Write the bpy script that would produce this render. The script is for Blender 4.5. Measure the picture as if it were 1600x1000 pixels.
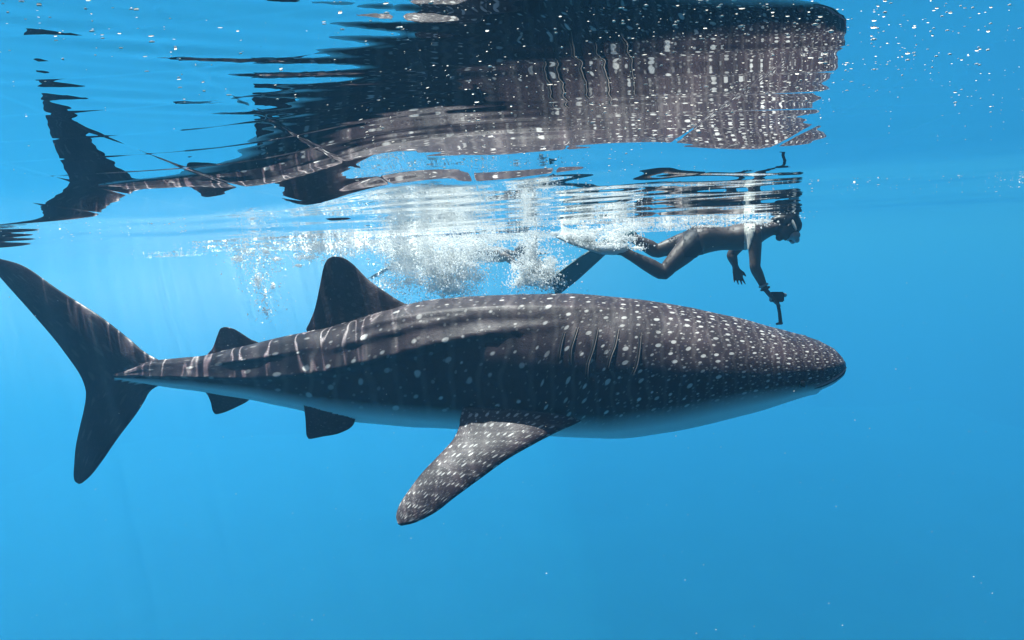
import bpy, bmesh, math, random
import numpy as np
from mathutils import Vector, Matrix, noise
from mathutils.kdtree import KDTree
from mathutils.bvhtree import BVHTree

random.seed(7); rng = np.random.default_rng(7)
S = bpy.context.scene
for o in list(bpy.data.objects): bpy.data.objects.remove(o)

# ------------------------------------------------------------------ camera
F = 1042.6                       # focal length in pixels of the 1600 px wide photograph
H = 0.18                        # metres below the surface
PITCH = math.radians(5.8); ROLL = math.radians(2.9)
fwd = Vector((0, math.cos(PITCH), -math.sin(PITCH)))
r0 = Vector((1, 0, 0)); u0 = r0.cross(fwd)
CR = r0*math.cos(ROLL) - u0*math.sin(ROLL)
CU = r0*math.sin(ROLL) + u0*math.cos(ROLL)
CAM = Vector((0, 0, -H))
cd = bpy.data.cameras.new('camera'); cam = bpy.data.objects.new('camera', cd)
S.collection.objects.link(cam)
cam.matrix_world = Matrix.Translation(CAM) @ Matrix((CR, CU, -fwd)).transposed().to_4x4()
cd.sensor_width = 36; cd.lens = 36*F/1600; cd.clip_start = 0.02; cd.clip_end = 600
S.camera = cam

def P(px, py, D):
    """point of the place seen at that pixel, D metres in front of the camera"""
    return CAM + (fwd + CR*((px-800)/F) - CU*((py-500)/F))*D

# ------------------------------------------------------------------ light
SUN = Vector((-0.24, 0.20, 1)).normalized()      # towards the sun
elev = math.asin(SUN.z); azi = math.atan2(SUN.x, SUN.y)
W = bpy.data.worlds.new('World'); S.world = W; W.use_nodes = True
nt = W.node_tree; nt.nodes.clear()
sky = nt.nodes.new('ShaderNodeTexSky'); sky.sky_type = 'NISHITA'; sky.sun_disc = False
sky.sun_elevation = elev; sky.sun_rotation = azi
bg = nt.nodes.new('ShaderNodeBackground'); bg.inputs[1].default_value = 0.07
ow = nt.nodes.new('ShaderNodeOutputWorld')
nt.links.new(sky.outputs[0], bg.inputs[0]); nt.links.new(bg.outputs[0], ow.inputs[0])
sl = bpy.data.lights.new('sun', 'SUN'); sl.energy = 5.0; sl.angle = math.radians(0.5); sl.color = (1, .97, .92)
so = bpy.data.objects.new('sun', sl); S.collection.objects.link(so)
so.rotation_euler = SUN.to_track_quat('Z', 'Y').to_euler(); so.location = (0, 0, 8)
S.view_settings.view_transform = 'Standard'; S.view_settings.look = 'None'
S.view_settings.gamma = 1; S.view_settings.use_curve_mapping = False
S.view_settings.exposure = 0.56
S.render.engine = 'CYCLES'
c = S.cycles
c.use_denoising = True; c.max_bounces = 10; c.volume_bounces = 3; c.diffuse_bounces = 6
c.glossy_bounces = 4; c.transmission_bounces = 4; c.transparent_max_bounces = 20
c.use_adaptive_sampling = False; c.caustics_reflective = False; c.caustics_refractive = False

# ------------------------------------------------------------------ helpers
def link(o, parent=None):
    S.collection.objects.link(o)
    if parent is not None: o.parent = parent
    return o
def tag(o, label=None, cat=None, group=None, kind=None):
    if label: o['label'] = label
    if cat: o['category'] = cat
    if group: o['group'] = group
    if kind: o['kind'] = kind
    return o
def empty(name, loc):
    o = bpy.data.objects.new(name, None); o.location = loc; o.empty_display_size = .1
    return link(o)
def mesh_obj(name, v, f, mat, parent=None, smooth=True):
    me = bpy.data.meshes.new(name)
    me.from_pydata([tuple(p) for p in v], [], [tuple(q) for q in f])
    if smooth: me.polygons.foreach_set('use_smooth', [True]*len(me.polygons))
    me.update()
    if mat: me.materials.append(mat)
    o = bpy.data.objects.new(name, me)
    if parent is not None:                      # vertices are given in world space
        me.transform(Matrix.Translation(-parent.location))
    return link(o, parent)
def interp(x, pts):
    xs = [p[0] for p in pts]; ys = [p[1] for p in pts]
    return np.interp(x, xs, ys)
def resample(pts, n, smooth=2):
    """even arc-length resampling of a 2-D polyline through a Catmull-Rom"""
    p = np.array(pts, float); q = []
    e = np.vstack([2*p[0]-p[1], p, 2*p[-1]-p[-2]])
    for i in range(1, len(e)-2):
        for t in np.linspace(0, 1, 16, endpoint=False):
            a, b, c_, d = e[i-1], e[i], e[i+1], e[i+2]
            q.append(.5*((2*b)+(-a+c_)*t+(2*a-5*b+4*c_-d)*t*t+(-a+3*b-3*c_+d)*t**3))
    q.append(p[-1]); q = np.array(q)
    L = np.concatenate([[0], np.cumsum(np.linalg.norm(np.diff(q, axis=0), axis=1))])
    s = np.linspace(0, L[-1], n)
    return np.stack([np.interp(s, L, q[:, k]) for k in range(q.shape[1])], 1)

class NT:
    def __init__(s, name):
        s.m = bpy.data.materials.new(name); s.m.use_nodes = True
        s.t = s.m.node_tree; s.t.nodes.clear(); s.out = s.n('OutputMaterial')
    def n(s, typ, **k):
        o = s.t.nodes.new('ShaderNode'+typ)
        for a, b in k.items(): setattr(o, a, b)
        return o
    def put(s, sock, v):
        if hasattr(v, 'is_output') or isinstance(v, bpy.types.NodeSocket): s.t.links.new(v, sock)
        elif v is not None:
            if isinstance(v, tuple) and len(v) == 3 and sock.type == 'RGBA': v = (*v, 1)
            sock.default_value = v
    def math(s, op, a, b=None, c=None, clamp=False):
        o = s.n('Math', operation=op, use_clamp=clamp)
        s.put(o.inputs[0], a); s.put(o.inputs[1], b); s.put(o.inputs[2], c); return o.outputs[0]
    def mr(s, v, a, b, c=0., d=1., smooth=False):
        o = s.n('MapRange', clamp=True)
        if smooth: o.interpolation_type = 'SMOOTHSTEP'
        for k, x in enumerate((v, a, b, c, d)): s.put(o.inputs[k], x)
        return o.outputs[0]
    def mix(s, f, a, b, op='MIX'):
        o = s.n('Mix', data_type='RGBA', blend_type=op)
        s.put(o.inputs[0], f); s.put(o.inputs[6], a); s.put(o.inputs[7], b); return o.outputs[2]
    def noise(s, vec, scale, detail=3, rough=.5, dist=0):
        o = s.n('TexNoise'); s.put(o.inputs['Vector'], vec)
        o.inputs['Scale'].default_value = scale; o.inputs['Detail'].default_value = detail
        o.inputs['Roughness'].default_value = rough; o.inputs['Distortion'].default_value = dist
        return o
    def attr(s, name): return s.n('Attribute', attribute_name=name)
    def bsdf(s, col, rough=.5, spec=.5, normal=None, **k):
        o = s.n('BsdfPrincipled'); s.put(o.inputs['Base Color'], col); s.put(o.inputs['Roughness'], rough)
        s.put(o.inputs['Specular IOR Level'], spec)
        if normal is not None: s.put(o.inputs['Normal'], normal)
        for a, b in k.items(): s.put(o.inputs[a.replace('_', ' ')], b)
        s.t.links.new(o.outputs[0], s.out.inputs[0]); return o
    def bump(s, h, strength=.3, dist=.01):
        o = s.n('Bump'); o.inputs['Strength'].default_value = strength; o.inputs['Distance'].default_value = dist
        s.put(o.inputs['Height'], h); return o.outputs[0]

# ------------------------------------------------------------------ water body (volume), surface, seabed
def box(name, a, b, mat):
    x0, y0, z0 = a; x1, y1, z1 = b
    v = [(x, y, z) for z in (z0, z1) for y in (y0, y1) for x in (x0, x1)]
    f = [(0, 2, 3, 1), (4, 5, 7, 6), (0, 1, 5, 4), (2, 6, 7, 3), (0, 4, 6, 2), (1, 3, 7, 5)]
    return mesh_obj(name, v, f, mat, smooth=False)
N = NT('water_volume')
vol = N.n('VolumePrincipled')
vol.inputs['Color'].default_value = (0.085, 0.245, 0.395, 1)
vol.inputs['Density'].default_value = 0.034
vol.inputs['Anisotropy'].default_value = 0.45
vol.inputs['Absorption Color'].default_value = (0, .58, .845, 1)
N.t.links.new(vol.outputs[0], N.out.inputs['Volume'])
N.m.cycles.homogeneous_volume = True
tag(box('haze', (-110, -30, -48), (110, 170, 0.6), N.m), kind='stuff',
    label='clear blue sea water that fades everything far off', cat='water')

# fine aerated water drifting off the swimmers' splashes
N = NT('aerated_water')
tcn = N.n('TexCoord'); ln = N.n('VectorMath', operation='LENGTH'); N.put(ln.inputs[0], tcn.outputs['Object'])
wn = N.noise(tcn.outputs['Object'], 2.2, 2)
dn = N.math('MULTIPLY', N.math('POWER', N.mr(ln.outputs['Value'], 1, .15), 1.6), N.mr(wn.outputs[0], .3, .65, .5, 1.2))
vp = N.n('VolumePrincipled'); vp.inputs['Color'].default_value = (.86, .93, .96, 1); vp.inputs['Anisotropy'].default_value = .1
N.put(vp.inputs['Density'], N.math('MULTIPLY', dn, .09))
N.t.links.new(vp.outputs[0], N.out.inputs['Volume'])
bm = bmesh.new(); bmesh.ops.create_uvsphere(bm, u_segments=40, v_segments=24, radius=1)
me = bpy.data.meshes.new('aerated_water'); bm.to_mesh(me); bm.free(); me.materials.append(N.m)
aw = link(bpy.data.objects.new('aerated_water', me)); cc_ = P(430, 400, 9.0); aw.location = (cc_.x, cc_.y, -.25); aw.scale = (6.2, 4.2, 1.9)
tag(aw, 'pale misty patch of tiny bubbles hanging in the water behind the shark', 'mist', kind='stuff')

# the surface: a height field of long low swells, wavelets and small ripples
wv = []
def add_waves(n, lam0, lam1, slope, ang0, spread):
    for i in range(n):
        lam = math.exp(random.uniform(math.log(lam0), math.log(lam1)))
        a = ang0 + random.gauss(0, spread); k = 2*math.pi/lam
        wv.append((k*math.cos(a), k*math.sin(a), random.uniform(0, 6.283), slope*random.uniform(.6, 1.3)/k/math.sqrt(n)*1.4))
add_waves(5, 2.0, 4.0, .010, math.radians(84), .22)
add_waves(7, .5, 1.0, .024, math.radians(93), .28)
add_waves(8, .20, .42, .016, math.radians(82), .35)
rip = [(2*math.pi/lam*math.cos(a), 2*math.pi/lam*math.sin(a), p) for lam, a, p in
       [(.040, math.radians(112), 0), (.055, math.radians(104), 1.3), (.032, math.radians(118), 2.2)]]
fine = []
for lam in (.042, .055, .071, .095):
    a = math.radians(90)+random.gauss(0, .10); k = 2*math.pi/lam
    fine.append((k*math.cos(a), k*math.sin(a), random.uniform(0, 6.28), .0017/k))
def height(X, Y):
    z = np.zeros_like(X); d = np.hypot(X, Y)
    for kx, ky, ph, A in wv:
        lam = 2*math.pi/math.hypot(kx, ky)
        fade = np.clip(1-(d-18*lam)/(18*lam), 0, 1)
        near = 1/(1+np.exp(-(Y-1.3)/.17)) if lam < 1.2 else 1/(1+np.exp(-(Y-1.2)/.2))   # calm patch above the camera
        z += A*np.sin(kx*X+ky*Y+ph)*fade*(.05+.95*near)
    left = 1/(1+np.exp((X+.01+.25*Y)/.065))
    z -= .058*np.exp(-((Y-1.30)/.72)**2)*left
    right = 1/(1+np.exp(-(X-.03-.30*Y)/.065)); z -= .027*np.exp(-((Y-1.45)/.48)**2)*right
    # comb of capillary ripples left of the camera
    m = np.exp(-((X+.23)/.155)**2-((Y-.56)/.17)**2)
    for kx, ky, ph in rip:
        z += m*.0002*np.sin(kx*X+ky*Y+ph)
    nearz = 1/(1+np.exp((Y-1.35)/.12))*(.45+.55/(1+np.exp(-(X+.5)/.1)))
    for kx, ky, ph, A in fine: z += nearz*A*np.sin(kx*X+ky*Y+ph+.8*np.sin(3.1*X+1.7*Y))
    return z
def axis(lo, hi, fine0, fine1, step, grow):
    a = list(np.arange(fine0, fine1+step, step)); s = step
    while a[-1] < hi: s *= grow; a.append(a[-1]+s)
    s = step
    while a[0] > lo: s *= grow; a.insert(0, a[0]-s)
    return np.array(a)
xs = np.unique(np.concatenate([axis(-105, 105, -2.2, 2.2, .014, 1.05), np.arange(-.8, .8, .0065)]))
ys = np.unique(np.concatenate([axis(-25, 165, .15, 2.2, .010, 1.03), np.arange(.3, 1.4, .0045)]))
X, Y = np.meshgrid(xs, ys)
Z = height(X, Y)
nx, ny = len(xs), len(ys)
me = bpy.data.meshes.new('water_surface')
co = np.stack([X.ravel(), Y.ravel(), Z.ravel()], 1).astype(np.float32)
me.vertices.add(len(co)); me.vertices.foreach_set('co', co.ravel())
I = np.arange((nx-1)*(ny-1)); i = I % (nx-1); j = I//(nx-1)
q = np.stack([j*nx+i, j*nx+i+1, (j+1)*nx+i+1, (j+1)*nx+i], 1)
me.loops.add(q.size); me.loops.foreach_set('vertex_index', q.ravel().astype(np.int32))
me.polygons.add(len(q)); me.polygons.foreach_set('loop_start', np.arange(0, q.size, 4, dtype=np.int32))
me.polygons.foreach_set('use_smooth', np.ones(len(q), bool)); me.update(calc_edges=True)
N = NT('water_skin')
geo = N.n('NewGeometry')
fr = N.n('Fresnel'); fr.inputs[0].default_value = 1.333
gl = N.n('BsdfGlossy'); gl.inputs['Roughness'].default_value = 0.0; gl.inputs[0].default_value = (1, 1, 1, 1)
tr = N.n('BsdfTransparent')
# noise-drawn net of gathered sunlight, painted into the surface's transparent colour
def caustic_tint(scale, seedv, rot, sx_, sy_, width, det=1.5):
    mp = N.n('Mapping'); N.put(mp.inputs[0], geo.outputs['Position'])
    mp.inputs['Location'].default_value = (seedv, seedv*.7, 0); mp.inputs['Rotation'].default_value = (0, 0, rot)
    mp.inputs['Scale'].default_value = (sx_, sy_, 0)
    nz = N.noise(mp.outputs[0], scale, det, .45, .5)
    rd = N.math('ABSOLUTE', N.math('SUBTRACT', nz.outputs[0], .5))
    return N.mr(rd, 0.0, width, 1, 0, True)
ca = caustic_tint(3.4, 3.1, .35, 1, .40, .12); cb = caustic_tint(8.0, 8.3, -.35, 1, .45, .045)
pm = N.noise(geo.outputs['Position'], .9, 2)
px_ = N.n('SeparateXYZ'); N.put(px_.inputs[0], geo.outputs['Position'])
net_gain = N.mr(px_.outputs[0], -1.4, -.35, 1, .15, True)  # painted light net kept strong over the tail, faint towards the right
cb = N.math('MULTIPLY', cb, N.math('MULTIPLY', N.mr(pm.outputs[0], .38, .62, .65, 1.0), net_gain))
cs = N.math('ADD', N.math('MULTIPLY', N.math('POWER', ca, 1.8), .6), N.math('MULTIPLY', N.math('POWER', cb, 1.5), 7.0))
cs = N.math('ADD', cs, N.math('ADD', 0.45, N.math('MULTIPLY', N.math('SUBTRACT', 1, net_gain), .68)))  # tint raised where the painted net is faint, to even out the brightness
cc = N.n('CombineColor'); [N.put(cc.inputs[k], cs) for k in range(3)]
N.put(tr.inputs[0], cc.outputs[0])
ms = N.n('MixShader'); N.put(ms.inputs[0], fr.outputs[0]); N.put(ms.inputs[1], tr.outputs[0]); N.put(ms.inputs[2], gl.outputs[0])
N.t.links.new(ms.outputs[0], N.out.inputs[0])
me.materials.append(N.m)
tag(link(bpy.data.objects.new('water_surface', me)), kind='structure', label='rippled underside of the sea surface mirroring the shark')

N = NT('sand')
geo = N.n('NewGeometry'); nz = N.noise(geo.outputs['Position'], .15, 5)
N.bsdf(N.mix(nz.outputs[0], (.015, .03, .035), (.05, .08, .085)), .9)
gx = np.linspace(-109, 109, 90); gy = np.linspace(-29, 169, 80)
v = [(x, y, -44+2*noise.noise(Vector((x*.06, y*.06, 0)))) for y in gy for x in gx]
f = [(a*90+b, a*90+b+1, (a+1)*90+b+1, (a+1)*90+b) for a in range(79) for b in range(89)]
tag(mesh_obj('seabed', v, f, N.m), kind='structure', label='dim dark seabed far below')

# ------------------------------------------------------------------ whale shark
AX_TOP = [(180, 585), (200, 579), (216, 572), (240, 563), (280, 560), (320, 556), (360, 546), (400, 537), (440, 527), (480, 519), (520, 511),
          (560, 500), (600, 488), (637, 477), (672, 469), (752, 464), (816, 461), (896, 460), (928, 462), (1006, 469), (1084, 482),
          (1162, 499), (1225, 515), (1255, 523), (1280, 531), (1297, 540), (1307, 550), (1311.5, 559), (1313, 567)]
AX_BOT = [(180, 590), (200, 594), (240, 602), (312, 611), (350, 617), (400, 625), (480, 642), (520, 652), (560, 660), (656, 667), (717, 669), (800, 676),
          (900, 683), (980, 684), (1037, 676), (1090, 665), (1131, 654), (1194, 636), (1235, 621), (1262, 611), (1285, 601), (1300, 591), (1308, 581), (1313, 569)]
AX_W = [(180, .008), (205, .025), (240, .055), (320, .09), (400, .13), (500, .20), (600, .28), (700, .345), (800, .385), (900, .405), (1000, .41), (1100, .405),
        (1190, .39), (1235, .36), (1265, .325), (1285, .28), (1300, .22), (1307, .165), (1311, .10), (1313, .0)]
RIDGES = [([(573, 519), (640, 503), (700, 494), (760, 489), (850, 486), (980, 485)], 573, 980, .020),
          ([(540, 549), (600, 531), (680, 511), (760, 497), (860, 494), (980, 498)], 540, 900, .020),
          ([(190, 585), (240, 587), (312, 588), (400, 590), (450, 589), (528, 583), (624, 562), (700, 541), (784, 523), (900, 505)], 228, 860, .030),
          ([(360, 568), (420, 562), (470, 553), (510, 546)], 350, 520, .016)]
BELLY = [(180, 590), (300, 597), (400, 608), (500, 625), (600, 638), (700, 645), (850, 660), (950, 660), (1050, 644), (1150, 620), (1250, 603), (1290, 592), (1313, 580)]
def axis_D(px): return 3.62 + (1330-px)*0.00062 + np.clip((420-px)/420, 0, 2)**2*.12
NS, NR = 460, 132
t = np.linspace(0, 1, NS); sx = 180 + (1326.5-180)*(1-(1-t)**1.0)
sx = np.concatenate([np.linspace(180, 1262, 380, endpoint=False), 1313-51*(1-np.linspace(0, 1, 80))**2.0]); NS = len(sx)
a0 = P(400, 560, axis_D(400)); a1 = P(1200, 570, axis_D(1200))
DIR = (a1-a0).normalized(); SIDE = DIR.cross(Vector((0, 0, 1))).normalized()   # towards the camera side
if SIDE.y > 0: SIDE = -SIDE
UP = SIDE.cross(DIR).normalized();  UP = UP if UP.z > 0 else -UP
ORIGIN = P(800, 570, axis_D(800))
def smooth1(y, k=5):
    w = np.hanning(2*k+3)[1:-1]; w /= w.sum(); return np.convolve(np.pad(y, k, mode='edge'), w, 'valid')
yt = smooth1(interp(sx, AX_TOP)[:380], 6); yb = smooth1(smooth1(interp(sx, AX_BOT)[:380], 12), 10)
yt = np.concatenate([yt, interp(sx[380:], AX_TOP)]); yb = np.concatenate([yb, interp(sx[380:], AX_BOT)])
hwid = smooth1(smooth1(interp(sx, AX_W), 8), 4); hwid[-1] = 0
D = axis_D(sx)
ymid = (yt+yb)/2; hh = np.maximum((yb-yt)/2*D/F, .0006)
def yproj(p):
    d_ = p-CAM; return 500-F*d_.dot(CU)/d_.dot(fwd)
# seen from a little above, the wide body shows more than its height: take that out
eps = np.arctan2(ymid-400, F)
hh_true = np.sqrt(np.maximum(hh**2-(hwid*np.sin(eps))**2, (hh*.55)**2))
for i in range(NS):                 # fit every section so that its outline, seen from the camera, has the measured edges
    for _ in range(6):
        C0 = P(sx[i], ymid[i], D[i]); ysn = [yproj(C0+SIDE*(hwid[i]*math.sin(a))+UP*(hh_true[i]*math.cos(a))) for a in np.linspace(0, 2*np.pi, 24, endpoint=False)]
        lo, hi = min(ysn), max(ysn)
        ymid[i] += .8*((yt[i]+yb[i])/2-(lo+hi)/2)
        hh_true[i] = max(hh[i]*.5, hh_true[i]+.8*((yb[i]-yt[i])-(hi-lo))/2*D[i]/F)
U_D = [(180, 4), (500, 5.5), (700, 6.2), (850, 8), (950, 10.5), (1100, 14), (1250, 20), (1327, 26)]      # spots per metre along
V_D = [(180, 5), (500, 7), (700, 8.5), (850, 11), (950, 18), (1100, 25), (1250, 30), (1327, 33)]     # rows over half a girth
arc = np.concatenate([[0], np.cumsum(np.diff(sx)*D[:-1]/F)])
ucoord = np.concatenate([[0], np.cumsum(np.diff(arc)*interp((sx[:-1]+sx[1:])/2, U_D))])
vrows = interp(sx, V_D)
verts, at_belly, at_uv = [], [], []
th = np.linspace(0, 2*np.pi, NR, endpoint=False)
THG = np.linspace(0, np.pi, 60)
for i in range(NS):
    x = sx[i]; C0 = P(x, ymid[i], D[i])
    yg = np.array([yproj(C0+SIDE*(hwid[i]*math.sin(a))+UP*(hh_true[i]*math.cos(a))) for a in THG]); yg = yg+np.arange(60)*1e-5
    k0, k1 = int(np.argmin(yg[:30])), 30+int(np.argmax(yg[30:]))
    th_of = lambda y_: float(np.interp(y_, yg[k0:k1+1], THG[k0:k1+1]))
    b_th = th_of(float(interp(x, BELLY)))
    r_th = [th_of(float(interp(x, r_[0]))) for r_ in RIDGES]
    for a in th:
        am = a if a <= math.pi else 2*math.pi-a            # 0 top .. pi bottom
        s_ = math.sin(a); c_ = math.cos(a)
        pw = 1.0 if c_ > 0 else .86
        sx_ = math.copysign(abs(s_)**.94, s_); cy_ = math.copysign(abs(c_)**pw, c_)
        p = C0 + SIDE*(hwid[i]*sx_) + UP*(hh_true[i]*cy_)
        d = 0
        for (pts, xa, xb, amp), tr_ in zip(RIDGES, r_th):
            if xa-10 < x < xb+60:
                w = min(1, max(0, (x-xa+10)/40))*min(1, max(0, (xb+60-x)/160))
                dd = am-tr_                                   # >0 below the crest
                d += w*amp*(math.exp(-abs(dd)/.05) if dd > 0 else math.exp(-abs(dd)/.26))
        d = min(d, hwid[i]*.6)
        nrm = (SIDE*s_/max(hwid[i], .02) + UP*c_/max(hh_true[i], .02)).normalized()
        d += .0035*noise.noise(Vector((x*.02, a*3, 0)))
        verts.append(p+nrm*d)
        at_belly.append(max(0, min(1, .5+(am-b_th)/.42)))
        at_uv.append((ucoord[i], am/math.pi*vrows[i]*(1 if a <= math.pi else -1)))
faces = []
for i in range(NS-1):
    for k in range(NR):
        k2 = (k+1) % NR; faces.append((i*NR+k, i*NR+k2, (i+1)*NR+k2, (i+1)*NR+k))
faces.append(tuple(range(NR))[::-1]); faces.append(tuple((NS-1)*NR+k for k in range(NR)))
pieces = [(verts, faces, at_belly, at_uv)]

def fin(lead, trail, Dfun, thick, nrm, n=60, m=14, uvs=(0, 0, 8, 8), belly=0, flare=0, bend=None, capend=True):
    """blade between a leading and a trailing edge; sections are thin aerofoils"""
    L = resample(lead, n); T = resample(trail, n)
    vs, fs, bl, uv = [], [], [], []
    prof = [(c_, (2.2*math.sqrt(c_)*(1-c_)**.75)) for c_ in (1-np.cos(np.linspace(0, np.pi, m)))/2]
    for i in range(n):
        s = i/(n-1)
        for side in (1, -1):
            seq = prof if side == 1 else prof[-2:0:-1]
            for c_, pr in seq:
                px, py = L[i]*(1-c_)+T[i]*c_
                q = P(px, py, Dfun(px, py, s, c_))
                th_ = max(.0012, thick(s)*pr)*.5
                if flare: th_ += flare*max(0, 1-s/.3)**2.4*(math.sin(math.pi*min(1, max(0, c_)))**.5)
                vs.append(q+nrm*(side*th_)); bl.append(belly if not callable(belly) else belly(s, c_, side))
                uv.append((uvs[0]+s*uvs[2], uvs[1]+c_*uvs[3]))
    r = len(vs)//n
    for i in range(n-1):
        for k in range(r):
            k2 = (k+1) % r; fs.append((i*r+k, i*r+k2, (i+1)*r+k2, (i+1)*r+k))
    fs.append(tuple(range(r))[::-1]); fs.append(tuple((n-1)*r+k for k in range(r)))
    return (vs, fs, bl, uv)
# first dorsal
pieces.append(fin([(660, 545), (668, 500), (655, 482), (630, 473), (605, 458), (576, 437), (552, 413), (537, 403), (526, 400.5)],
                  [(500, 552), (497, 525), (479, 517), (484, 503), (492, 482), (499, 450), (505, 420), (511, 406), (520, 400.5)],
                  lambda px, py, s, c_: axis_D(px)-.02, lambda s: .075*(1-s)+.012, SIDE, uvs=(900, 0, 9, 6), flare=.05, n=90, m=22))
# second dorsal
pieces.append(fin([(425, 560), (408, 538), (392, 530), (378, 521), (366, 514), (355, 511)], [(330, 572), (323, 557), (332, 544), (339, 526), (344, 514), (350, 511)],
                  lambda px, py, s, c_: axis_D(px)+.12, lambda s: .035*(1-s)+.008, SIDE, uvs=(900, 0, 9, 6), flare=.012, n=40))
# anal fin
pieces.append(fin([(400, 612), (388, 626), (370, 636), (352, 644), (341, 647)], [(308, 602), (322, 614), (329, 628), (332, 641), (336, 647)],
                  lambda px, py, s, c_: axis_D(px)+.10, lambda s: .03*(1-s)+.006, SIDE, uvs=(900, 0, 9, 6), n=40))
# pelvic fins
for off in (-.13, .15):
    pieces.append(fin([(556, 640), (552, 664), (530, 677), (505, 682), (488, 685.5)], [(474, 628), (477, 652), (478, 668), (479, 680), (482, 685.5)],
                      lambda px, py, s, c_: axis_D(px)+off*(1+.25*s), lambda s: .03*(1-s)+.006, (SIDE-UP*.3*(1 if off < 0 else -1)).normalized(), uvs=(900, 0, 9, 6), n=40))
# caudal fin, one blade from the upper to the lower lobe
pieces.append(fin([(-16, 400), (0, 404), (40, 417), (92, 453), (152, 491), (200, 528), (226, 550), (262, 572), (264, 592), (236, 610), (225, 628), (212, 648), (184, 685), (160, 720), (142, 743), (128, 755)],
                  [(-15, 404), (-8, 420), (0, 433), (40, 478), (80, 524), (104, 555), (124, 584), (133, 606), (134, 622), (130, 645), (124, 670), (118, 700), (116, 725), (115, 742), (117, 752), (123, 756)],
                  lambda px, py, s, c_: axis_D(px)+.03+.22*(1-abs(2*s-1)*.4)*0+.10*max(0, .5-s), lambda s: .012+.05*math.sin(math.pi*s)**1.2, SIDE, uvs=(900, 0, 9, 6), n=130, m=20))
# near pectoral: reaches towards the camera, down and back
PUV = (120, 0, 13, 12)
pieces.append(fin([(958, 628), (925, 648), (900, 662), (872, 674), (835, 693), (790, 719), (750, 748), (712, 776), (681, 800), (650, 816), (628, 821.5)],
                  [(738, 612), (724, 636), (719, 654), (717, 668), (707, 688), (685, 712), (660, 738), (641, 763), (625, 787), (619, 806), (622, 819)],
                  lambda px, py, s, c_: axis_D(px)-.20-.62*s**.9-.02*c_, lambda s: .085*(1-s)**.8+.010, (UP*.80+SIDE*.55).normalized(), uvs=PUV, n=120, m=26,
                  belly=lambda s, c_, side: 0 if side > 0 else .8))
# far pectoral, hidden behind the body
pieces.append(fin([(940, 640), (900, 652), (860, 655), (800, 656), (760, 660), (735, 662)], [(790, 632), (772, 636), (760, 640), (745, 648), (735, 655), (733, 660)],
                  lambda px, py, s, c_: axis_D(px)+.22+.95*s, lambda s: .08*(1-s)**.8+.01, (UP*.9-SIDE*.3).normalized(), uvs=PUV, n=40, m=14))

src_co, src_b, src_uv = [], [], []
objs = []
for vs, fs, bl, uv in pieces:
    o = mesh_obj('body', vs, fs, None)
    bm = bmesh.new(); bm.from_mesh(o.data); bmesh.ops.recalc_face_normals(bm, faces=bm.faces); bm.to_mesh(o.data); bm.free()
    objs.append(o); src_co += [tuple(p) for p in vs]; src_b += bl; src_uv += uv
base = objs[0]
for o in objs[1:]:
    md = base.modifiers.new('u', 'BOOLEAN'); md.operation = 'UNION'; md.solver = 'EXACT'; md.object = o; md.use_self = False
dg = bpy.context.evaluated_depsgraph_get()
ev = base.evaluated_get(dg); me = bpy.data.meshes.new_from_object(ev)
for o in objs: bpy.data.objects.remove(o)
print('shark verts', len(me.vertices), 'src', len(src_co))
kd = KDTree(len(src_co))
for i, p in enumerate(src_co): kd.insert(p, i)
kd.balance()
A = me.attributes.new('belly', 'FLOAT', 'POINT'); B = me.attributes.new('spots', 'FLOAT_VECTOR', 'POINT')
vb = np.zeros(len(me.vertices), np.float32); vu = np.zeros((len(me.vertices), 3), np.float32)
for i, v_ in enumerate(me.vertices):
    _, k, _ = kd.find(v_.co); vb[i] = src_b[k]; vu[i, :2] = src_uv[k]
A.data.foreach_set('value', vb); B.data.foreach_set('vector', vu.ravel())
me.polygons.foreach_set('use_smooth', np.ones(len(me.polygons), bool))

N = NT('shark_skin')
sp = N.attr('spots'); be = N.attr('belly')
geo = N.n('NewGeometry')
sep = N.n('SeparateXYZ'); N.put(sep.inputs[0], sp.outputs['Vector'])
wob = N.noise(sp.outputs['Vector'], .7, 2)
vec = N.mix(.35, sp.outputs['Vector'], wob.outputs[1], 'ADD')
rvar = N.mr(sep.outputs[0], 15, 22, .72, 1)
def dots(scale, r, rnd, soft=.10):
    vo = N.n('TexVoronoi', voronoi_dimensions='2D'); N.put(vo.inputs['Vector'], vec)
    vo.inputs['Scale'].default_value = scale; vo.inputs['Randomness'].default_value = rnd
    s3 = N.n('SeparateColor'); N.put(s3.inputs[0], vo.outputs['Color'])
    rr = N.math('MULTIPLY', N.mr(s3.outputs[0], 0, 1, r*.6, r*1.15), rvar)
    m = N.mr(vo.outputs['Distance'], N.math('SUBTRACT', rr, soft), rr, 1, 0, True)
    return N.math('MULTIPLY', m, N.mr(s3.outputs[1], 0, 1, .5, 1))
big = dots(1.0, .20, .5, .08)
fine = N.math('MULTIPLY', dots(2.1, .22, .9), .35)
tailfade = N.mr(sep.outputs[0], 4, 9)
spot = N.math('MAXIMUM', big, fine)
inv = N.math('MULTIPLY', N.math('SUBTRACT', 1, N.mr(be.outputs['Fac'], .15, .6)), N.mr(sep.outputs[0], 500, 600, 1, .07))
spot = N.math('MULTIPLY', N.math('MULTIPLY', spot, inv), N.mr(sep.outputs[0], 0, 9, .35, 1))
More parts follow.
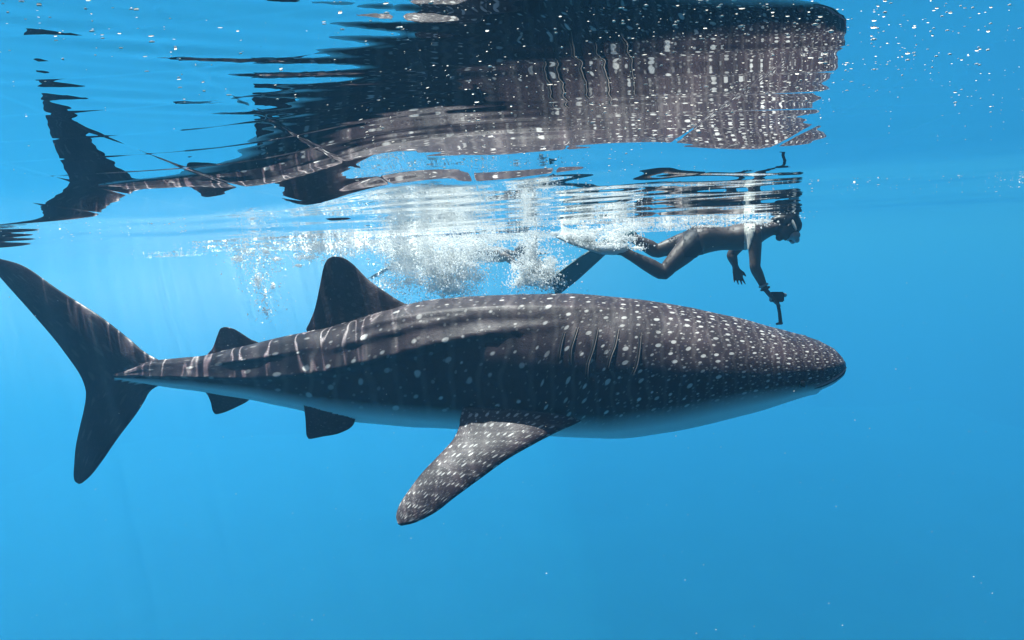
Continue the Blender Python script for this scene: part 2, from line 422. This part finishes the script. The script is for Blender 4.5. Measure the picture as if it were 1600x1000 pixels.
# faint pale bars between the rows of spots
wvx = N.n('TexWave', wave_type='BANDS', bands_direction='X'); N.put(wvx.inputs['Vector'], vec)
wvx.inputs['Scale'].default_value = .31; wvx.inputs['Distortion'].default_value = 3.5; wvx.inputs['Detail'].default_value = 2
bars = N.math('MULTIPLY', N.math('MULTIPLY', N.mr(wvx.outputs['Fac'], .8, 1), N.noise(sp.outputs['Vector'], 1.3, 2).outputs[0]), N.mr(sep.outputs[0], 500, 600, .30, 0))
mott = N.noise(geo.outputs['Position'], 14, 5, .6)
skin = N.mix(mott.outputs[0], (.007, .006, .009), (.062, .036, .044))
skin = N.mix(bars, skin, (.28, .25, .24))
skin = N.mix(N.math('MULTIPLY', spot, .95), skin, (.62, .60, .58))
skin = N.mix(be.outputs['Fac'], skin, (.74, .80, .82))
fn = N.noise(geo.outputs['Position'], 160, 3)
N.bsdf(skin, .5, .28, N.bump(N.math('ADD', fn.outputs[0], N.math('MULTIPLY', mott.outputs[0], 3)), .35, .004))
SKIN = N.m
me.materials.clear(); me.materials.append(SKIN)
for p_ in me.polygons: p_.material_index = 0

shark = empty('whale_shark', ORIGIN)
tag(shark, 'huge dark whale shark with pale spots swimming right just under the surface', 'whale shark')
me.transform(Matrix.Translation(-ORIGIN))
body = link(bpy.data.objects.new('body', me), shark)
bvh = BVHTree.FromPolygons([v_.co+ORIGIN for v_ in me.vertices], [tuple(p_.vertices) for p_ in me.polygons])
def on_skin(px, py):
    d_ = (P(px, py, 1)-CAM).normalized(); h = bvh.ray_cast(CAM, d_)
    return h[0], h[1]
def plain(name, col, rough=.5, spec=.5, **k):
    n_ = NT(name); g = n_.n('NewGeometry'); z = n_.noise(g.outputs['Position'], 40, 3)
    n_.bsdf(n_.mix(z.outputs[0], tuple(a*.8 for a in col), tuple(min(1, a*1.2) for a in col)), rough, spec, **k); return n_.m
GILL = plain('gill_edge', (.16, .13, .12), .6); EYE = plain('eye_black', (.01, .01, .012), .15); LIP = plain('lip', (.24, .22, .24), .6)
MOUTH = plain('mouth_dark', (.012, .012, .016), .7)
def strip_on_skin(name, pts, wid, hgt, mat, n=24, lift=.002):
    q = resample(pts, n); path = []
    for a, b in q:
        h, nn = on_skin(a, b)
        if h is not None: path.append((h, nn))
    vs, fs = [], []; m = len(path); r = 6
    for i, (h, nn) in enumerate(path):
        tg = (path[min(i+1, m-1)][0]-path[max(i-1, 0)][0]).normalized(); s_ = tg.cross(nn).normalized()
        tp = math.sin(math.pi*(i+.35)/(m-.3))**.5
        for k in range(r):
            a = 2*math.pi*k/r
            vs.append(h+nn*(lift+hgt*tp*math.sin(a))+s_*(wid*tp*math.cos(a)))
    for i in range(m-1):
        for k in range(r): k2 = (k+1) % r; fs.append((i*r+k, i*r+k2, (i+1)*r+k2, (i+1)*r+k))
    fs.append(tuple(range(r))[::-1]); fs.append(tuple((m-1)*r+k for k in range(r)))
    return mesh_obj(name, vs, fs, mat, shark)
for pts in ([(882, 519), (877, 538), (873, 562)], [(903, 511), (897, 530), (892, 548), (891, 570)], [(934, 513), (927, 545), (919, 570), (917, 596)],
            [(966, 514), (961, 540), (955, 556), (949, 576)], [(1001, 520), (999, 545), (995, 570), (987, 588)]):
    strip_on_skin('gill_slit', [(a-1.5, b) for a, b in pts], .0055, .0015, MOUTH, lift=.0015)
    strip_on_skin('gill_edge', [(a+1.5, b) for a, b in pts], .0035, .005, GILL)
def ball(name, c_, r, mat, parent, seg=16, scale=(1, 1, 1)):
    bm = bmesh.new(); bmesh.ops.create_uvsphere(bm, u_segments=seg, v_segments=seg//2+2, radius=r)
    me_ = bpy.data.meshes.new(name); bm.to_mesh(me_); bm.free()
    me_.polygons.foreach_set('use_smooth', [True]*len(me_.polygons)); me_.materials.append(mat)
    o = bpy.data.objects.new(name, me_); o.scale = scale; o.location = Vector(c_)-(parent.location if parent else Vector())
    return link(o, parent)
h, nn = on_skin(1254, 600)
ball('eye', h-nn*.004, .022, EYE, shark)
ball('eye', h-SIDE*(SIDE.dot(h-P(1254, 600, axis_D(1254)))*2), .017, EYE, shark)
strip_on_skin('lip', [(1322, 574), (1318, 580), (1311, 586), (1300, 593), (1288, 599), (1272, 604)], .006, .006, LIP, 20)
strip_on_skin('mouth', [(1321, 579), (1317, 584), (1310, 590), (1300, 596), (1288, 602), (1272, 607)], .006, .003, MOUTH, 20)

# ------------------------------------------------------------------ people
def tube_mesh(bm, pts, rad, side=None, seg=14):
    """closed tapered tube with round ends; rad = (across side, across the other way) per point"""
    pts = [Vector(p) for p in pts]; n = len(pts); rings = []
    fr_ = []
    for i in range(n):
        tg = (pts[min(i+1, n-1)]-pts[max(i-1, 0)]).normalized()
        s_ = Vector(side) if side is not None else Vector((.3, .9, .2))
        s_ = (s_-tg*s_.dot(tg)).normalized(); fr_.append((tg, s_, tg.cross(s_)))
    def ring(c_, s_, w_, a, b): return [bm.verts.new(c_+s_*(a*math.cos(2*math.pi*k/seg))+w_*(b*math.sin(2*math.pi*k/seg))) for k in range(seg)]
    for e in (80, 55, 30):
        tg, s_, w_ = fr_[0]; a, b = rad[0]; e_ = math.radians(e)
        rings.append(ring(pts[0]-tg*min(a, b)*math.sin(e_), s_, w_, a*math.cos(e_), b*math.cos(e_)))
    for i in range(n): rings.append(ring(pts[i], fr_[i][1], fr_[i][2], *rad[i]))
    for e in (30, 55, 80):
        tg, s_, w_ = fr_[-1]; a, b = rad[-1]; e_ = math.radians(e)
        rings.append(ring(pts[-1]+tg*min(a, b)*math.sin(e_), s_, w_, a*math.cos(e_), b*math.cos(e_)))
    for i in range(len(rings)-1):
        for k in range(seg):
            k2 = (k+1) % seg; bm.faces.new((rings[i][k], rings[i][k2], rings[i+1][k2], rings[i+1][k]))
    bm.faces.new(rings[0][::-1]); bm.faces.new(rings[-1])
def curve(pts, rad, n):
    data = [list(p)+list(r) for p, r in zip(pts, rad)]
    q = resample(data, n); return [Vector(a[:3]) for a in q], [(max(.003, a[3]), max(.003, a[4])) for a in q]
def fuse(bm, name, mat, parent, voxel=.006, smooth_it=6):
    bmesh.ops.recalc_face_normals(bm, faces=bm.faces)
    me_ = bpy.data.meshes.new(name); bm.to_mesh(me_); bm.free()
    o = bpy.data.objects.new(name, me_); link(o)
    r_ = o.modifiers.new('r', 'REMESH'); r_.mode = 'VOXEL'; r_.voxel_size = voxel
    s_ = o.modifiers.new('s', 'SMOOTH'); s_.iterations = smooth_it; s_.factor = .5
    m2 = bpy.data.meshes.new_from_object(o.evaluated_get(bpy.context.evaluated_depsgraph_get()))
    bpy.data.objects.remove(o)
    m2.transform(Matrix.Translation(-parent.location)); m2.materials.clear(); m2.materials.append(mat)
    m2.polygons.foreach_set('use_smooth', np.ones(len(m2.polygons), bool))
    return link(bpy.data.objects.new(name, m2), parent)
def shell(name, body_o, parent, mat, test, off=.004):
    """thin garment lifted off the skin where test(world point) holds"""
    bm = bmesh.new(); bm.from_mesh(body_o.data)
    bmesh.ops.delete(bm, geom=[f_ for f_ in bm.faces if not test(f_.calc_center_median()+parent.location)], context='FACES')
    bm.normal_update()
    for v_ in bm.verts: v_.co += v_.normal*off
    r_ = bmesh.ops.solidify(bm, geom=bm.faces[:], thickness=off*1.2)
    me_ = bpy.data.meshes.new(name); bm.to_mesh(me_); bm.free()
    me_.polygons.foreach_set('use_smooth', [True]*len(me_.polygons)); me_.materials.clear(); me_.materials.append(mat)
    return link(bpy.data.objects.new(name, me_), parent)
def px_of(p):
    d_ = p-CAM; z = d_.dot(fwd); return 800+F*d_.dot(CR)/z, 500-F*d_.dot(CU)/z, z
def blade(name, root_p, tip_p, wdir, w0, w1, mat, parent, bend=Vector((0, 0, 0)), thick=.012):
    """swim fin blade with raised rails and split end"""
    n, m = 18, 9; vs, fs = [], []; ax = (tip_p-root_p); nrm = ax.cross(wdir).normalized(); wd = wdir.normalized()
    for side in (1, -1):
        for i in range(n):
            s = i/(n-1); c_ = root_p+ax*s+bend*(s*s)
            w_ = w0+(w1-w0)*min(1, s*1.6)
            for k in range(m):
                u = -1+2*k/(m-1); notch = -.04*(1-abs(u))*(s > .99)
                t_ = thick*(1-.75*s)*(1+.9*(abs(u) > .9))*.5
                vs.append(c_+ax.normalized()*notch+wd*(u*w_)+nrm*(side*t_))
    o_ = n*m
    for i in range(n-1):
        for k in range(m-1):
            a = i*m+k; fs.append((a, a+1, a+m+1, a+m)); fs.append((o_+a, o_+a+m, o_+a+m+1, o_+a+1))
    ring_ = [k for k in range(m)]+[i*m+m-1 for i in range(1, n)]+[(n-1)*m+k for k in range(m-2, -1, -1)]+[i*m for i in range(n-2, 0, -1)]
    for a, b in zip(ring_, ring_[1:]+ring_[:1]): fs.append((b, a, o_+a, o_+b))
    return mesh_obj(name, vs, fs, mat, parent)
def foot_pocket(name, heel, toe, wdir, mat, parent):
    bm = bmesh.new(); mid = (heel+toe)*.5
    tube_mesh(bm, [heel, heel*.6+toe*.4, mid*.4+toe*.6, toe], [(.043, .040), (.050, .042), (.056, .034), (.058, .018)], wdir, 16)
    me_ = bpy.data.meshes.new(name); bm.to_mesh(me_); bm.free(); me_.transform(Matrix.Translation(-parent.location))
    me_.polygons.foreach_set('use_smooth', [True]*len(me_.polygons)); me_.materials.append(mat)
    return link(bpy.data.objects.new(name, me_), parent)
def hand_into(bm, wrist, palm_end, side, flat_n, spread=.25, curl=.3, L=.075, r=.0085):
    """palm and five separate fingers; side = across the palm towards the thumb"""
    ax = (palm_end-wrist).normalized(); side = side.normalized()
    tube_mesh(bm, [wrist, wrist.lerp(palm_end, .5), palm_end], [(.026, .018), (.036, .016), (.038, .012)], side, 12)
    for k, (o_, l_) in enumerate(((.030, .92), (.010, 1.0), (-.011, .94), (-.031, .75))):
        b = palm_end+side*o_-ax*.012; d1 = (ax+side*(o_*spread*22)).normalized()
        d2 = (d1+flat_n*curl).normalized(); d3 = (d1+flat_n*curl*2.1).normalized()
        p1 = b+d1*(L*.5*l_); p2 = p1+d2*(L*.33*l_); p3 = p2+d3*(L*.25*l_)
        tube_mesh(bm, [b, p1, p2, p3], [(r*1.1, r*1.1), (r, r), (r*.92, r*.92), (r*.78, r*.78)], side, 8)
    b = wrist.lerp(palm_end, .35)+side*.026; d1 = (ax*.7+side).normalized(); d2 = (ax+side*.45+flat_n*curl).normalized()
    tube_mesh(bm, [b, b+d1*.035, b+d1*.035+d2*.032], [(.012, .012), (.0105, .0105), (.0085, .0085)], flat_n, 8)

def make_person(J, label, origin, gear):
    t = empty('person', origin); tag(t, label, 'swimmer', 'snorkelers at the surface')
    bm = bmesh.new(); dpt = fwd                                   # across the shoulders = away from the camera
    # torso: (width half, depth half)
    pts, rad = curve(J['spine'], [(.150, .100), (.155, .112), (.122, .088), (.142, .100), (.160, .098), (.10, .07), (.052, .052), (.052, .055)], 40)
    tube_mesh(bm, pts, rad, dpt, 24)
    for s in ('near', 'far'):
        hip, knee, ank, toe = J['leg_'+s]
        pts, rad = curve([hip, hip.lerp(knee, .35), hip.lerp(knee, .8), knee, knee.lerp(ank, .3), knee.lerp(ank, .7), ank],
                         [(.088, .090), (.082, .084), (.060, .060), (.054, .055), (.054, .056), (.040, .041), (.032, .034)], 26)
        tube_mesh(bm, pts, rad, dpt, 18)
        heel = ank+(ank-toe).normalized()*.035
        tube_mesh(bm, [heel, ank, ank.lerp(toe, .5), toe], [(.026, .030), (.034, .036), (.040, .028), (.042, .016)], dpt, 12)
        sh, el, wr = J['arm_'+s]
        pts, rad = curve([sh, sh.lerp(el, .3), sh.lerp(el, .75), el, el.lerp(wr, .3), wr], [(.052, .054), (.047, .050), (.040, .042), (.037, .039), (.039, .038), (.025, .023)], 22)
        tube_mesh(bm, pts, rad, dpt, 16)
        pe, sd, fl, cu = J['hand_'+s]
        hand_into(bm, wr, pe, sd, fl, curl=cu)
    # head: skull, jaw, nose, ears
    hc, face, crown = J['head']; face = face.normalized(); crown = crown.normalized()
    tube_mesh(bm, [hc-face*.035+crown*.02, hc+face*.02+crown*.015], [(.073, .088), (.070, .082)], dpt, 20)
    tube_mesh(bm, [hc+crown*.03, hc-crown*.05+face*.035, hc-crown*.085+face*.052], [(.070, .078), (.055, .060), (.030, .030)], dpt, 16)
    tube_mesh(bm, [hc+face*.085+crown*.01, hc+face*.112-crown*.022], [(.010, .010), (.014, .012)], dpt, 8)
    tube_mesh(bm, [hc+face*.088-crown*.052-dpt*.018, hc+face*.092-crown*.052, hc+face*.088-crown*.052+dpt*.018], [(.007, .006)]*3, crown, 8)
    for q in (-1, 1): tube_mesh(bm, [hc+dpt*(q*.076)+crown*.018-face*.01, hc+dpt*(q*.078)-crown*.022], [(.008, .016), (.006, .010)], dpt, 8)
    b_o = fuse(bm, 'body', gear['skin'], t, gear.get('voxel', .0062))
    # hair follows the skull
    hb = bmesh.new()
    tube_mesh(hb, [hc-face*.045+crown*.025, hc+face*.006+crown*.036], [(.083, .094), (.079, .080)], dpt, 22)
    tube_mesh(hb, [hc-face*.07+crown*.0, hc-face*.085-crown*.06], [(.060, .040), (.045, .026)], dpt, 14)
    fuse(hb, 'hair', gear['hair'], t, .007)
    # mask
    mb = bmesh.new(); mc = hc+face*.088+crown*.008
    tube_mesh(mb, [mc-dpt*.062, mc-dpt*.03, mc, mc+dpt*.03, mc+dpt*.062], [(.030, .034), (.036, .038), (.030, .036), (.036, .038), (.030, .034)], face, 16)
    m_o = fuse(mb, 'mask', gear['mask'], t, .007, 2)
    for q in (-1, 1):
        lc = mc+face*.031+dpt*(q*.034)
        bm2 = bmesh.new(); tube_mesh(bm2, [lc-face*.003, lc+face*.003], [(.027, .024), (.026, .023)], dpt, 16)
        me_ = bpy.data.meshes.new('lens'); bm2.to_mesh(me_); bm2.free(); me_.transform(Matrix.Translation(-t.location)); me_.materials.append(gear['glass'])
        l_o = bpy.data.objects.new('lens', me_); S.collection.objects.link(l_o); l_o.parent = m_o
    # strap round the head
    n = 40; ring_ = []
    for k in range(n+1):
        a = math.pi*k/n-math.pi/2; ring_.append(hc+crown*(.012+.02*math.cos(a))+face*(.05-.150*math.cos(a))+dpt*(.092*math.sin(a)))
    bm3 = bmesh.new(); tube_mesh(bm3, ring_, [(.004, .011)]*len(ring_), face, 8)
    me_ = bpy.data.meshes.new('strap'); bm3.to_mesh(me_); bm3.free(); me_.transform(Matrix.Translation(-t.location)); me_.materials.append(gear['strap'])
    st = bpy.data.objects.new('strap', me_); S.collection.objects.link(st); st.parent = m_o
    return t, b_o

SKINP = plain('tanned_skin', (.065, .046, .042), .5); SKINQ = plain('bare_skin', (.16, .11, .09), .5)
HAIR = plain('dark_hair', (.012, .010, .010), .5); MASKM = plain('mask_silicone', (.22, .25, .27), .35)
RUB = plain('dark_rubber', (.02, .022, .026), .45); WHITE = plain('white_fabric', (.50, .50, .47), .7); BLACKF = plain('black_swimwear', (.015, .015, .02), .65)
FINW = plain('pale_fin_rubber', (.42, .47, .48), .45); FIND = plain('dark_teal_fin_rubber', (.03, .10, .12), .45); BLUEF = plain('blue_shorts', (.03, .10, .25), .7)
N = NT('mask_glass'); N.bsdf((.25, .3, .33), .05, .8); GLASS = N.m

DP = 5.1
nr, fa = -.16, .16
J = dict(
 spine=[P(1078, 381, DP), P(1098, 374, DP), P(1128, 373, DP), P(1152, 371, DP), P(1173, 367, DP), P(1190, 362, DP), P(1204, 358, DP), P(1216, 355, DP)],
 leg_near=(P(1084, 380, DP-.09), P(1036, 426, DP-.13), P(972, 392, DP-.12), P(940, 391, DP-.12)),
 leg_far=(P(1082, 377, DP+.09), P(1026, 392, DP+.14), P(984, 369, DP+.13), P(957, 376, DP+.13)),
 arm_near=(P(1179, 366, DP-.17), P(1180, 418, DP-.20), P(1195, 451, DP-.20)),
 arm_far=(P(1168, 368, DP+.17), P(1143, 398, DP+.22), P(1149, 416, DP+.20)),
 hand_near=(P(1209, 469, DP-.20), fwd*1.0+CR*.2, (CR*.9-CU*.4).normalized(), .95),
 hand_far=(P(1153, 432, DP+.20), CR*1.0-CU*.1, -fwd, .12),
 head=(P(1229, 354, DP), (CR*.45-CU*.90), (CR*.9+CU*.42)))
gear = dict(skin=SKINP, hair=HAIR, mask=MASKM, strap=WHITE, glass=GLASS)
pr, pb = make_person(J, 'snorkeler in white straps reaching a camera stick down towards the shark', P(1085, 385, DP), gear)
def t_bottom(p):
    x, y, z = px_of(p); return 1068 < x < 1092+(y-372)*.25 and y < 402
def t_top(p):
    x, y, z = px_of(p); return 1163 < x < 1180 - max(0, (y-360))*.32 and 350 < y < 390 and abs(z-DP) < .24
shell('swim_bottoms', pb, pr, BLACKF, t_bottom)
shell('swim_top', pb, pr, WHITE, t_top)
fn1 = foot_pocket('swim_fin', P(975, 389, DP-.12), P(934, 391, DP-.12), fwd, FINW, pr); fn1['label'] = 'pale fin on the near foot, blade bent up into the bubbles'
b1 = blade('blade', P(940, 390, DP-.12), P(872, 361, DP-.12), fwd*.8+CU*.50+CR*.2, .06, .11, FINW, pr, bend=Vector((0, 0, .0)))
b1.parent = fn1
fn2 = foot_pocket('swim_fin', P(986, 368, DP+.13), P(950, 379, DP+.13), fwd, FIND, pr); fn2['label'] = 'dark teal fin on the far foot, blade pointing down'
b2 = blade('blade', P(955, 378, DP+.13), P(860, 454, DP+.13), fwd*.75+CR*.42-CU*.52, .055, .10, FIND, pr); b2.parent = fn2

# camera on its stick, held in the near hand
CAMP = P(1212, 464, DP-.20)
ac = empty('underwater_camera', CAMP); tag(ac, 'small dark camera on a short stick held in the snorkeler\'s outstretched hand', 'camera')
def rbox(name, c_, dims, axs, mat, parent, bev=.004):
    bm = bmesh.new(); bmesh.ops.create_cube(bm, size=1)
    for v_ in bm.verts: v_.co = Vector((v_.co.x*dims[0], v_.co.y*dims[1], v_.co.z*dims[2]))
    bmesh.ops.bevel(bm, geom=bm.edges[:], offset=bev, segments=2, affect='EDGES')
    me_ = bpy.data.meshes.new(name); bm.to_mesh(me_); bm.free()
    me_.transform(Matrix((axs[0], axs[1], axs[2])).transposed().to_4x4()); me_.transform(Matrix.Translation(c_-parent.location)); me_.materials.append(mat)
    return link(bpy.data.objects.new(name, me_), parent)
AXS = (CR, fwd, -CU)
rbox('housing', P(1213.5, 464, DP-.20), (.092, .058, .074), AXS, RUB, ac, .007)
def tube_obj(name, pts, rad, mat, parent, side=None, seg=12):
    bm = bmesh.new(); tube_mesh(bm, pts, rad, side, seg); me_ = bpy.data.meshes.new(name); bm.to_mesh(me_); bm.free()
    me_.transform(Matrix.Translation(-parent.location)); me_.polygons.foreach_set('use_smooth', [True]*len(me_.polygons)); me_.materials.append(mat)
    return link(bpy.data.objects.new(name, me_), parent)
tube_obj('lens', [P(1222, 461, DP-.20), P(1226, 461, DP-.20)], [(.016, .016), (.016, .016)], GLASS, ac)
tube_obj('handle', [P(1214, 468, DP-.20), P(1218, 488, DP-.20), P(1219.5, 503, DP-.20)], [(.013, .013), (.012, .012), (.014, .014)], RUB, ac)
tube_obj('handle_end', [P(1214, 506, DP-.20), P(1221, 505, DP-.20)], [(.009, .009), (.011, .011)], RUB, ac)
for dx, dy in ((0, 0), (2.6, 5)):
    cpt = P(1193+dx, 446+dy, DP-.20); ax_ = (J['arm_near'][2]-J['arm_near'][1]).normalized(); s1 = ax_.cross(fwd).normalized(); s2 = ax_.cross(s1)
    vs, fs = [], []
    for a in range(18):
        for b in range(8):
            A_ = 2*math.pi*a/18; B_ = 2*math.pi*b/8; rad_ = .031+.0055*math.cos(B_)
            vs.append(cpt+s1*(rad_*math.cos(A_))+s2*(rad_*math.sin(A_))+ax_*(.008*math.sin(B_)))
            fs.append((a*8+b, a*8+(b+1) % 8, ((a+1) % 18)*8+(b+1) % 8, ((a+1) % 18)*8+b))
    mesh_obj('wrist_band', vs, fs, MASKM if dx == 0 else RUB, pr)

# second swimmer, farther off behind the bubbles
D2 = 8.6
J2 = dict(
 spine=[P(716, 397, D2), P(730, 396, D2), P(752, 396, D2), P(770, 397, D2), P(784, 398, D2), P(794, 398, D2), P(802, 398, D2), P(808, 398, D2)],
 leg_near=(P(718, 398, D2-.09), P(671, 411, D2-.1), P(622, 412, D2-.1), P(608, 418, D2-.1)),
 leg_far=(P(716, 396, D2+.09), P(668, 402, D2+.1), P(632, 384, D2+.1), P(616, 380, D2+.1)),
 arm_near=(P(788, 400, D2-.17), P(806, 412, D2-.25), P(832, 410, D2-.25)),
 arm_far=(P(786, 398, D2+.17), P(812, 400, D2+.25), P(838, 396, D2+.25)),
 hand_near=(P(843, 409, D2-.25), fwd, -CU, .1), hand_far=(P(849, 396, D2+.25), fwd, -CU, .1),
 head=(P(818, 396, D2), (CR*.5-CU*.87), (CR*.87+CU*.5)))
gear2 = dict(skin=SKINQ, hair=HAIR, mask=RUB, strap=RUB, glass=GLASS, voxel=.009)
p2, p2b = make_person(J2, 'faint second snorkeler farther off, mostly hidden behind the white bubbles', P(716, 397, D2), gear2)
shell('swim_shorts', p2b, p2, BLUEF, lambda p: 690 < px_of(p)[0] < 734)
for leg, w in (('leg_near', (577, 436)), ('leg_far', (590, 372))):
    _, _, an, to = J2[leg]; fp = foot_pocket('swim_fin', an, to+(to-an)*.2, fwd, FIND, p2)
    z = (to-CAM).dot(fwd); bl = blade('blade', to, P(w[0], w[1], z), fwd, .06, .1, FIND, p2); bl.parent = fp

# ------------------------------------------------------------------ bubbles and drifting specks
N = NT('bubble'); 
fr = N.n('Fresnel'); fr.inputs[0].default_value = 1.333
b_ = N.bsdf((.97, .97, .97), .3, .5)
tl = N.n('BsdfTranslucent'); tl.inputs[0].default_value = (.95, .97, .97, 1); mx = N.n('MixShader'); mx.inputs[0].default_value = .5
N.t.links.new(b_.outputs[0], mx.inputs[1]); N.t.links.new(tl.outputs[0], mx.inputs[2])
tp = N.n('BsdfTransparent'); m2 = N.n('MixShader'); m2.inputs[0].default_value = .2
N.t.links.new(mx.outputs[0], m2.inputs[1]); N.t.links.new(tp.outputs[0], m2.inputs[2]); N.t.links.new(m2.outputs[0], N.out.inputs[0])
BUB = N.m
bm = bmesh.new(); bmesh.ops.create_icosphere(bm, subdivisions=1, radius=1); ICO_V = np.array([v_.co[:] for v_ in bm.verts]); ICO_F = np.array([[v_.index for v_ in f_.verts] for f_ in bm.faces]); bm.free()
def cloud(name, pts, rad, mat, label, cat, squash=True, smooth=True, stretch=None):
    n = len(pts); pts = np.array(pts); rad = np.array(rad); nv = len(ICO_V)
    sc = rng.uniform(.75, 1.25, (n, 1, 3)) if squash else np.ones((n, 1, 3))
    if stretch is not None: sc = sc*stretch[:, None, :]
    V = pts[:, None, :]+ICO_V[None]*sc*rad[:, None, None]
    Fc = ICO_F[None]+(np.arange(n)*nv)[:, None, None]
    me_ = bpy.data.meshes.new(name); me_.vertices.add(n*nv); me_.vertices.foreach_set('co', V.ravel().astype(np.float32))
    fl = Fc.reshape(-1, 3); me_.loops.add(fl.size); me_.loops.foreach_set('vertex_index', fl.ravel().astype(np.int32))
    me_.polygons.add(len(fl)); me_.polygons.foreach_set('loop_start', np.arange(0, fl.size, 3, dtype=np.int32))
    me_.polygons.foreach_set('use_smooth', np.full(len(fl), smooth)); me_.update(calc_edges=True); me_.materials.append(mat)
    return tag(link(bpy.data.objects.new(name, me_)), label, cat, kind='stuff')
def blob_pts(specs, rmin, rmax):
    """specs: (px, py, D, spread px x, spread px y, depth spread m, count)"""
    ps, rs = [], []
    for px, py, D_, wx, wy, wz, n in specs:
        subs = [(rng.normal(0, wx), rng.normal(0, wy), rng.normal(0, wz), rng.uniform(.08, .34)) for _ in range(max(3, n//70))]
        for _ in range(int(n*3.6)):
            if rng.random() < .62:
                q = subs[int(rng.random()*len(subs))]; p = P(px+q[0]+rng.normal(0, wx*q[3]), py+q[1]+rng.normal(0, wy*q[3]), D_+q[2]+rng.normal(0, wz*.3))
                if p.z > -.012: p.z = -.012-abs(rng.normal(0, .03))
                ps.append(p[:]); rs.append(1.35*(rmin+(rmax-rmin)*rng.random()**3)); continue
            a, b = rng.normal(0, wx), rng.normal(0, wy); d_ = D_+rng.normal(0, wz)
            p = P(px+a, py+b, d_)
            if p.z > -.012: p.z = -.012-abs(rng.normal(0, .03))
            ps.append(p[:]); rs.append(1.35*(rmin+(rmax-rmin)*rng.random()**3))
    return ps, rs
ps, rs = blob_pts([(640, 395, 5.9, 22, 18, .15, 3200), (690, 415, 5.7, 26, 20, .15, 3400), (725, 400, 5.8, 22, 16, .15, 2200), (700, 445, 5.6, 16, 10, .1, 1000),
                   (620, 372, 5.8, 50, 9, .3, 1300), (760, 375, 5.8, 45, 8, .3, 1100), (680, 430, 5.7, 50, 24, .25, 1400)], .0016, .006)
cloud('bubble_cloud', ps, rs, BUB, 'wide white cloud of bubbles behind the shark\'s dorsal fin', 'bubbles')
ps, rs = blob_pts([(836, 428, 5.3, 15, 11, .1, 2600), (862, 436, 5.25, 10, 9, .1, 900), (830, 392, 5.4, 7, 14, .1, 700), (845, 410, 5.3, 26, 24, .15, 700)], .0016, .006)
cloud('bubble_cloud', ps, rs, BUB, 'compact white puff of bubbles at the tip of the dark swim fin', 'bubbles')
ps, rs = blob_pts([(500, 390, 5.6, 28, 12, .2, 650), (400, 400, 5.5, 26, 14, .2, 420), (410, 440, 5.4, 16, 26, .15, 260), (420, 480, 5.3, 8, 14, .1, 60), (545, 385, 5.6, 30, 10, .2, 500)], .0016, .0055)
cloud('bubble_curtain', ps, rs, BUB, 'thin curtain of small bubbles left of the dorsal fin', 'bubbles')
ps, rs = blob_pts([(905, 370, DP-.1, 20, 6, .08, 900), (965, 372, DP, 18, 8, .1, 700), (950, 384, DP-.13, 20, 3, .08, 500), (1040, 347, DP, 50, 4, .12, 380), (1150, 345, DP-.05, 26, 3, .12, 220), (1190, 347, DP-.08, 12, 4, .08, 80)], .0016, .006)
cloud('bubble_trail', ps, rs, BUB, 'bubbles trailing along the near snorkeler\'s back and feet', 'bubbles')

ps, rs, st = [], [], []
for _ in range(420):             # rafts of foam lying against the surface
    D_ = rng.uniform(4.4, 9); px = rng.normal(720, 170) if rng.random() < .88 else rng.uniform(250, 1150)
    if 520 < px < 900 and D_ < 6.6: continue
    c0 = P(px, 380, D_); wx_ = rng.uniform(.04, .22); wy_ = wx_*rng.uniform(.15, .5)
    for _ in range(int(rng.uniform(20, 110))):
        ps.append((c0.x+rng.normal(0, wx_), c0.y+rng.normal(0, wy_), -.004-abs(rng.normal(0, .006)))); rs.append(rng.uniform(.0016, .0055)); st.append((1.3, 1.3, .8))
cloud('sea_foam', ps, rs, BUB, 'scattered rafts of white foam bubbles under the sea surface', 'foam', stretch=np.array(st))
ps, rs, st = [], [], []
for _ in range(4200):            # near, just under the surface
    y = rng.uniform(.34, 3.2) if rng.random() < .5 else .34+rng.random()**2*1.2; x = rng.uniform(-.95, .95)*y
    if noise.noise(Vector((x*3.2, y*2.6, 4.4)))+.55*noise.noise(Vector((x*9, y*9, 1.4))) < rng.uniform(-.5, .45): continue
    ps.append((x, y, -.004-abs(rng.normal(0, .012)))); rs.append((.0005+.0011*rng.random()**3)*(.5+.5*y)); st.append((rng.uniform(1, 2.6), rng.uniform(.6, 1.2), rng.uniform(.4, .9)))
for _ in range(420):
    D_ = rng.uniform(.8, 6); p = P(rng.uniform(-50, 1650), rng.uniform(380, 1050), D_)
    ps.append(p[:]); rs.append(0.0007*D_**.5*rng.uniform(.5, 1.3)); st.append((1, 1, 1))
N = NT('drift'); N.bsdf((.93, .90, .80), .8, .2); DRIFT = N.m
cloud('drifting_specks', ps, rs, DRIFT, 'fine pale specks of plankton drifting in the water', 'plankton', stretch=np.array(st), smooth=False)
